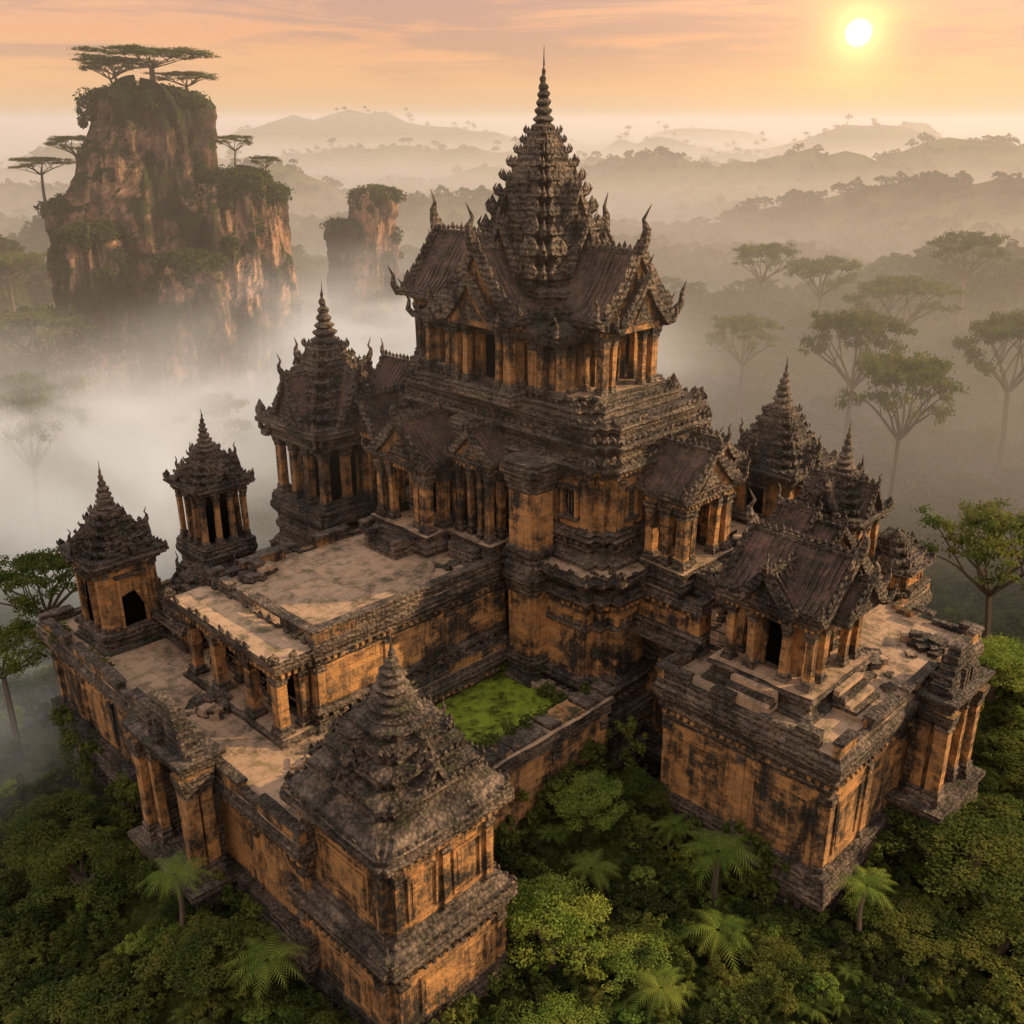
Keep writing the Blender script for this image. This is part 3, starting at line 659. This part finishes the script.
def loc(u,v): p=TM@Vector((u,v,0)); return p.x,p.y
for i,(u,v,zc,w) in enumerate([(-11.3,-6.6,10.3,5.2),(-5.2,-3.8,12.0,3.8),(8,-19,10,8.5),(21.6,-14.5,14,5.5),(2.2,-18.5,8,5),(15,-19.5,9,6),(-8.5,-9.5,7,4.5),(-22.8,-3.0,8.0,3.6),(-24,3.5,9.5,5),(-14,-10,6,4.5),(5,-22,8.0,6),(-2.5,-14.5,6.5,4),(24,-8,11,5),(-25.5,14,9,5.5),(-1.8,-4.5,11,3.0),(-25,20,8,5),(-29,7,7,6),(-31,15,5,7),(-27,-1,6,4.5),(18,-18,10,5)]):
    x,y=loc(u,v); z=H(x,y); put('broadleaf_tree',BR[0 if i in(0,1,3,6,9,12) else 1+i%2],x,y,z-.3,w/.9,max(2,(zc-z))/.95)
def palm(seed,nf=13,L=1.0,trunk=.0):
    random.seed(seed); bb=B(); V=[];F=[]
    if trunk: limb(bb,(0,0,-.3),(0,0,trunk),.05,.035,.03,5)
    for k in range(nf):
        a=2*pi*k/nf+random.uniform(-.2,.2); el=random.uniform(.35,.95); l=L*random.uniform(.8,1.1)
        S=16; pr=None
        for i in range(S+1):
            t=i/S; r=l*t*cos(el*(1-.3*t)); z=trunk+l*(t*sin(el)-.75*t*t*.9)
            c=Vector((cos(a)*r,sin(a)*r,z)); sd=Vector((-sin(a),cos(a),0))
            if pr is not None and i>1:
                w=.22*l*sin(pi*(t*.85+.12))
                for q in (-1,1):
                    mid=(c+pr)/2; d=(c-pr)
                    tip=mid+sd*q*w+d*1.6+Vector((0,0,-.05*l))
                    n=len(V); V+= [tuple(pr),tuple(pr+d*.62),tuple(tip)]; F.append((n,n+1,n+2))
            pr=c
    nb=len(bb.v); me=bpy.data.meshes.new('palm'); me.from_pydata(bb.v+V,[],bb.f+[tuple(i+nb for i in f) for f in F])
    me.materials.append(M_bark); me.materials.append(M_leafb); me.polygons.foreach_set('material_index',[0]*len(bb.f)+[1]*len(F)); return me
PL=[palm(1,14),palm(2,16,1.0,1.2),palm(3,12)]
for i,(u,v,zz,sc) in enumerate([(-22.4,.6,2.8,2.4),(-2.6,-10.3,.8,2.5),(-4.8,-12,1.6,2.2),(-9.5,-12,1.6,1.8),(-24.0,5.5,2.4,2.0),(-7.5,-6,1.8,1.8),(-1.8,-7.0,1.8,1.6),(0,-17,1.8,1.8)]):
    x,y=loc(u,v); put('palm_plant',PL[1 if i==1 else i%3],x,y,H(x,y)+zz,sc)
def creeper(name,segs,seed,lm):
    random.seed(seed); cl=Cloud(); p0=None
    for (u0,v0,u1,v1,za,zb,n) in segs:
        for k in range(n):
            t=random.random(); zz=za+(zb-za)*random.random()**1.8; r=random.uniform(.2,.7)*(1.2-.6*(zz-za)/(zb-za+.01))
            x,y=loc(u0+(u1-u0)*t,v0+(v1-v0)*t); 
            if p0 is None: p0=(x,y,za)
            cl.clump((x-p0[0],y-p0[1],zz-p0[2]),(r,r,r*1.3),int(160*r+30),.13,.4,.3)
    o=link(bpy.data.objects.new(name,mk_tree(name,cl,B(),lm))); o.location=p0
creeper('climbing_vines',[(-12.8,-1.5,-1,-1.5,5,11.5,110),(-.8,-5,-.8,-13.5,4,10,90),(-.6,0,-.6,-4.2,5,13,50),(1,-15.6,8,-15.6,4,9,50),(12.5,-15.6,16,-15.6,5,12,36),(16.9,-14,16.9,-10,5,12,24)],3,M_leaf)
creeper('climbing_vines',[(-21.3,2,-21.3,7,4,9,60),(-21.3,12.5,-21.3,28,3,10,110),(-12.9,-1.5,-12.9,-5,4,8,26),(-13.5,-6.4,-19.5,-6.4,3,7,26),(-20.9,-5,-20.9,.5,3,7.5,30)],4,M_leaf)
creeper('moss_tufts',[(-9.8,1.2,-1.6,1.2,12.4,12.7,12),(-1.6,1.2,-1.6,6.5,12.4,12.8,8),(-20,20,-20,28,14,14.5,12),(-8,19,-2,24,14,14.4,12),(-13,.2,-1,.2,13.4,13.7,10),(-18.5,2,-14,6,14,14.3,5)],5,M_leaf)
def scatter(name,me,pts):
    vs=[];fs=[]
    for (x,y,z,s_) in pts:
        a=random.uniform(0,6.28); k=len(vs); h=s_/2
        for q in range(4): vs.append((x+cos(a+q*pi/2)*h*1.4142,y+sin(a+q*pi/2)*h*1.4142,z))
        fs.append((k,k+1,k+2,k+3))
    m=bpy.data.meshes.new(name); m.from_pydata(vs,[],fs); o=link(bpy.data.objects.new(name,m))
    o.instance_type='FACES'; o.use_instance_faces_scale=True; o.show_instancer_for_render=False; o.show_instancer_for_viewport=False
    c=link(bpy.data.objects.new(name+'_plant',me)); c.parent=o; return o
random.seed(99)
def inside(u,v):
    if u>-13 and u<-.5 and v<-1.8: return v<-40
    if -1<u<21.5 and -16<v<30: return True
    return -21.3<u<22 and -.5<v<30.3 or (-21<u<-12.3 and -6.8<v<1)
bush=[[],[],[]]
for k in range(7600):
    if k<5600: u=random.uniform(-50,55);v=random.uniform(-48,55)
    else: u=random.uniform(-30,22);v=random.uniform(-28,26)
    if inside(u,v): continue
    x,y=loc(u,v)
    dx=max(-20-u,0,u-20);dy=max(-14-v,0,v-29)
    s_=random.uniform(.6,2.4) if math.hypot(dx,dy)<8 else random.uniform(1.4,4.2)
    bush[k%3].append((x,y,H(x,y)-.2*s_,s_))
BU=[broad(31,2000,.032,26,M_leaf,.9),broad(32,2000,.032,26,M_leafd,.9),broad(33,1600,.038,22,M_leafb,.7)]
bush[0]+=bush[2][::3]; bush[1]+=bush[2][1::3]; bush[2]=bush[2][2::3]
for i in range(3): scatter('undergrowth',BU[i],bush[i])
fern=[]
for k in range(420):
    u=random.uniform(-30,22);v=random.uniform(-26,22)
    if inside(u,v): continue
    x,y=loc(u,v); s_=random.uniform(.7,1.3); fern.append((x,y,H(x,y)+.5,s_))
scatter('ferns',PL[2],fern)
fo=[[],[],[]]
for k in range(17000):
    if k<9500: r=48*(1500/48)**(random.random()**.85)
    else: r=200*(2400/200)**random.random()
    a=random.uniform(-.95,.95)
    if random.random()<.08: a=random.uniform(-pi,pi)
    x=c0.x+r*sin(a);y=c0.y+r*cos(a); l=TI@Vector((x,y,0))
    if inside(l.x,l.y) or math.hypot(x,y)<30: continue
    i=k%3
    if i==2 and r>200: i=random.choice((0,1))
    s_=random.uniform(5,11) if r<300 else random.uniform(5,9.5); fo[i].append((x,y,H(x,y)-(.38 if r<400 else .5)*s_,s_))
FT=[broad(41,2200,.037,26),broad(42,2200,.037,26),umbrella(43,1,.42,2200,M_leafd,.022)]
for i in range(3): scatter('forest',FT[i],fo[i])
# ------------------------------------------------------------ cliffs
def cliff(name,cols):
    E=empty(name,(cols[0][0],cols[0][1],0)); cl=Cloud(); ox,oy=cols[0][0],cols[0][1]
    for ci,(cx,cy,rx,ry,z0,z1) in enumerate(cols):
        na,nz=110,60; vs=[];fs=[]
        for j in range(nz+9):
            t=min(1,j/nz); z=z0+(z1-z0)*t; k=1.0 if j<=nz else 1-((j-nz)/8.5)**1.5*.97
            if j>nz: z=z1+sqrt(max(0,1-k*k))*rx*.28
            for i in range(na):
                a=2*pi*i/na; c,s_=cos(a),sin(a)
                tl=t*4+noise.noise((c*1.5+ci,s_*1.5,t*2))*1.2
                led=.09*sm((tl%2-.8)*4)
                f=1+.32*noise.fractal((c*1.3+ci*7,s_*1.3,z*.035),1,2,3)+.30*abs(noise.noise((c*3+ci,s_*3,z*.05)))-.13+.11*noise.fractal((c*6,s_*6+ci,z*.2),1,2,5)
                f*=1.16-.26*t**1.5-led
                vs.append((cx+c*rx*f*k-ox,cy+s_*ry*f*k-oy,z+(2.2*noise.noise((c*2,s_*2+ci,0)) if j>nz*.8 else 0)))
        for j in range(nz+8):
            for i in range(na):
                a=j*na+i;b_=j*na+(i+1)%na; fs.append((a,b_,b_+na,a+na))
        me=bpy.data.meshes.new('rock'); me.from_pydata(vs,[],fs); me.materials.append(M_rock)
        o=link(bpy.data.objects.new('rock_column',me)); o.parent=E
        random.seed(ci+50)
        for q in range(34):
            a=random.uniform(0,6.28); rr=random.random()**.5*.9; r=random.uniform(.8,1.9)
            cl.clump((cx+cos(a)*rx*rr-ox,cy+sin(a)*ry*rr-oy,z1+.4+rx*.25*(1-rr)),(r*1.3,r*1.3,r*.9),150,.32)
        for q in range(60):
            a=random.uniform(0,6.28); zz=z0+(z1-z0)*random.random()**1.2; r=random.uniform(.7,1.8); tt=(zz-z0)/(z1-z0)
            cl.clump((cx+cos(a)*rx*(1.04-.22*tt)-ox,cy+sin(a)*ry*(1.04-.22*tt)-oy,zz),(r*.8,r*.8,r*1.1),140,.32)
    me=mk_tree('cliff_foliage',cl,B(),M_leafd); o=link(bpy.data.objects.new('cliff_foliage',me)); o.parent=E
cliff('rock_cliff',[(-56,162,10.5,9,4,46),(-43,161,6,7,4,35),(-39.5,163,4.4,5,4,33),(-62,151,4.4,4.5,5,28),(-48,150,4.8,4.5,2,24),(-67,160,5.5,5,4,31)])
cliff('rock_cliff',[(-26.5,200,5.2,4.5,0,30),(-32,203,4.5,4,0,24)])
for i,(x,y,z,w,h) in enumerate([(-53,160,46,21,8),(-60,164,46,10,7),(-66,160,34,9,8),(-50,166,45,11,6),(-42,160,36,6,6),(-71,158,32,9,7),(-38,162,34,5,5),(-63,170,45,9,8)]): put('umbrella_tree',UM[i%3],x,y,z,w/.84,h)
# ------------------------------------------------------------ mist (scattering volumes plus an added glow)
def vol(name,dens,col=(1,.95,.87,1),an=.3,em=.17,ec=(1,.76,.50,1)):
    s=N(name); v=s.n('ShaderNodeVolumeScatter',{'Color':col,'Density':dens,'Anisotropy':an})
    e=s.n('ShaderNodeEmission',{'Color':ec,'Strength':dens*em}); a=s.n('ShaderNodeAddShader',{0:v.outputs[0],1:e.outputs[0]})  # haze glows by itself, added in place of multiple scattering
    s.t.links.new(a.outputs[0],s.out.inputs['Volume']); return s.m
EM=empty('mist',(0,0,0))
def slab(z0,z1,dens,y0,R=5200):
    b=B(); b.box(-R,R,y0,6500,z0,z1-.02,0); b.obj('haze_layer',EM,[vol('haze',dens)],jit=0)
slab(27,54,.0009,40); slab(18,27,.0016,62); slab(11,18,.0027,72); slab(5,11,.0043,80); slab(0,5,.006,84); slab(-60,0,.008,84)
import bmesh as _b
bm=_b.new(); _b.ops.create_icosphere(bm,subdivisions=4,radius=1); mm=bpy.data.meshes.new('mist_bank'); bm.to_mesh(mm); bm.free()
s=N('mist_bank'); oc=s.n('ShaderNodeTexCoord').outputs['Object']; gp=s.n('ShaderNodeNewGeometry').outputs['Position']
ln=s.n('ShaderNodeVectorMath',{0:oc},operation='LENGTH').outputs['Value']
fo_=s.math('SUBTRACT',1.0,s.math('MULTIPLY',ln,ln),clamp=True); fo_=s.math('MULTIPLY',fo_,fo_)
nn=s.ramp(s.noise(s.mapv(gp,(.05,.05,.09)),1.0,4,.55,.8),.36,.60)
dn=s.math('MULTIPLY',s.math('MULTIPLY',fo_,nn),.095)
v=s.n('ShaderNodeVolumeScatter',{'Color':rgb(1,.97,.92),'Density':dn,'Anisotropy':.3}); e_=s.n('ShaderNodeEmission',{'Color':rgb(1,.92,.80),'Strength':s.math('MULTIPLY',dn,.42)})  # emission added so the mist looks brighter than its scattered light
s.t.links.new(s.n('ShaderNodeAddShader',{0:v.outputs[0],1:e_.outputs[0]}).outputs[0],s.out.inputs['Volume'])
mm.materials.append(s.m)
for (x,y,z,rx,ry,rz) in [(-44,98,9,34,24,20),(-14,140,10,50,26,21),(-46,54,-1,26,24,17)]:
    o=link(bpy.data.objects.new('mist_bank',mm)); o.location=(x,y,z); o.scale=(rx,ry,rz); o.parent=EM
# ------------------------------------------------------------ light, sky, camera
SEL=25; SAZ=84
L=bpy.data.lights.new('sun','SUN'); L.energy=5.0; L.angle=radians(.6); L.color=(1,.66,.35); lo=link(bpy.data.objects.new('sun',L))
sd=Vector((sin(radians(SAZ))*cos(radians(SEL)),cos(radians(SAZ))*cos(radians(SEL)),sin(radians(SEL))))
lo.rotation_euler=sd.to_track_quat('Z','Y').to_euler(); lo.location=(60,20,80)
w=bpy.data.worlds.new('World'); scene.world=w; w.use_nodes=True; t=w.node_tree; t.nodes.clear()
S=N.__new__(N); S.t=t; out=t.nodes.new('ShaderNodeOutputWorld')
sky=S.n('ShaderNodeTexSky',sky_type='NISHITA'); sky.sun_disc=False; sky.sun_elevation=radians(SEL); sky.sun_rotation=radians(SAZ)
b1=S.n('ShaderNodeBackground',{0:sky.outputs[0],1:.05})
gen=S.n('ShaderNodeTexCoord').outputs['Generated']; zz=S.n('ShaderNodeSeparateXYZ',{0:gen}).outputs[2]
cr=t.nodes.new('ShaderNodeValToRGB'); e=cr.color_ramp
stops=[(0,(.26,.20,.15)),(.47,(.40,.29,.20)),(.5,(.56,.34,.18)),(.515,(.70,.31,.10)),(.535,(.72,.25,.055)),(.56,(.72,.30,.10)),(.65,(.95,.70,.48)),(.8,(1.0,.87,.74)),(1,(.78,.80,.86))]
while len(e.elements)<len(stops): e.elements.new(.5)
for el,(p,c) in zip(e.elements,stops): el.position=p; el.color=(*c,1)
t.links.new(S.math('MULTIPLY_ADD',zz,.5,.5),cr.inputs[0])
cn=S.noise(S.mapv(gen,(2.4,2.4,24)),1.9,8,.62,.5); cf=S.math('MULTIPLY',S.ramp(cn,.45,.58),S.ramp(zz,.02,.06))
col=S.mix(S.math('MULTIPLY',cf,.72),cr.outputs[0],rgb(.40,.145,.075))
vd=Vector((.349,1.107,.0827)).normalized()
dt=S.n('ShaderNodeVectorMath',{0:gen,1:vd},operation='DOT_PRODUCT').outputs['Value']; dt=S.math('MAXIMUM',dt,0)
g1=S.math('POWER',dt,70); g2=S.math('POWER',dt,1500); g3=S.math('POWER',dt,6000); dsc=S.ramp(dt,cos(radians(.70)),cos(radians(.50)))
col=S.mix(S.math('MULTIPLY',g1,.24),col,rgb(1.0,.45,.07),'ADD'); col=S.mix(S.math('MULTIPLY',g2,.6),col,rgb(1,.55,.1),'ADD'); col=S.mix(S.math('MULTIPLY',g3,.6),col,rgb(1,.7,.25),'ADD'); col=S.mix(dsc,col,rgb(4,2.6,1.0))
b2=S.n('ShaderNodeBackground',{0:col,1:1.0})
ad=S.n('ShaderNodeAddShader',{0:b1.outputs[0],1:b2.outputs[0]}); t.links.new(ad.outputs[0],out.inputs[0])
cam=bpy.data.cameras.new('camera'); cam.lens=34.9; cam.sensor_width=36; cam.clip_end=20000; co=link(bpy.data.objects.new('camera',cam))
co.location=(0,0,44); co.rotation_euler=(radians(90-21.5),0,0); scene.camera=co
scene.view_settings.view_transform='Standard'; scene.view_settings.look='None'; scene.view_settings.exposure=0
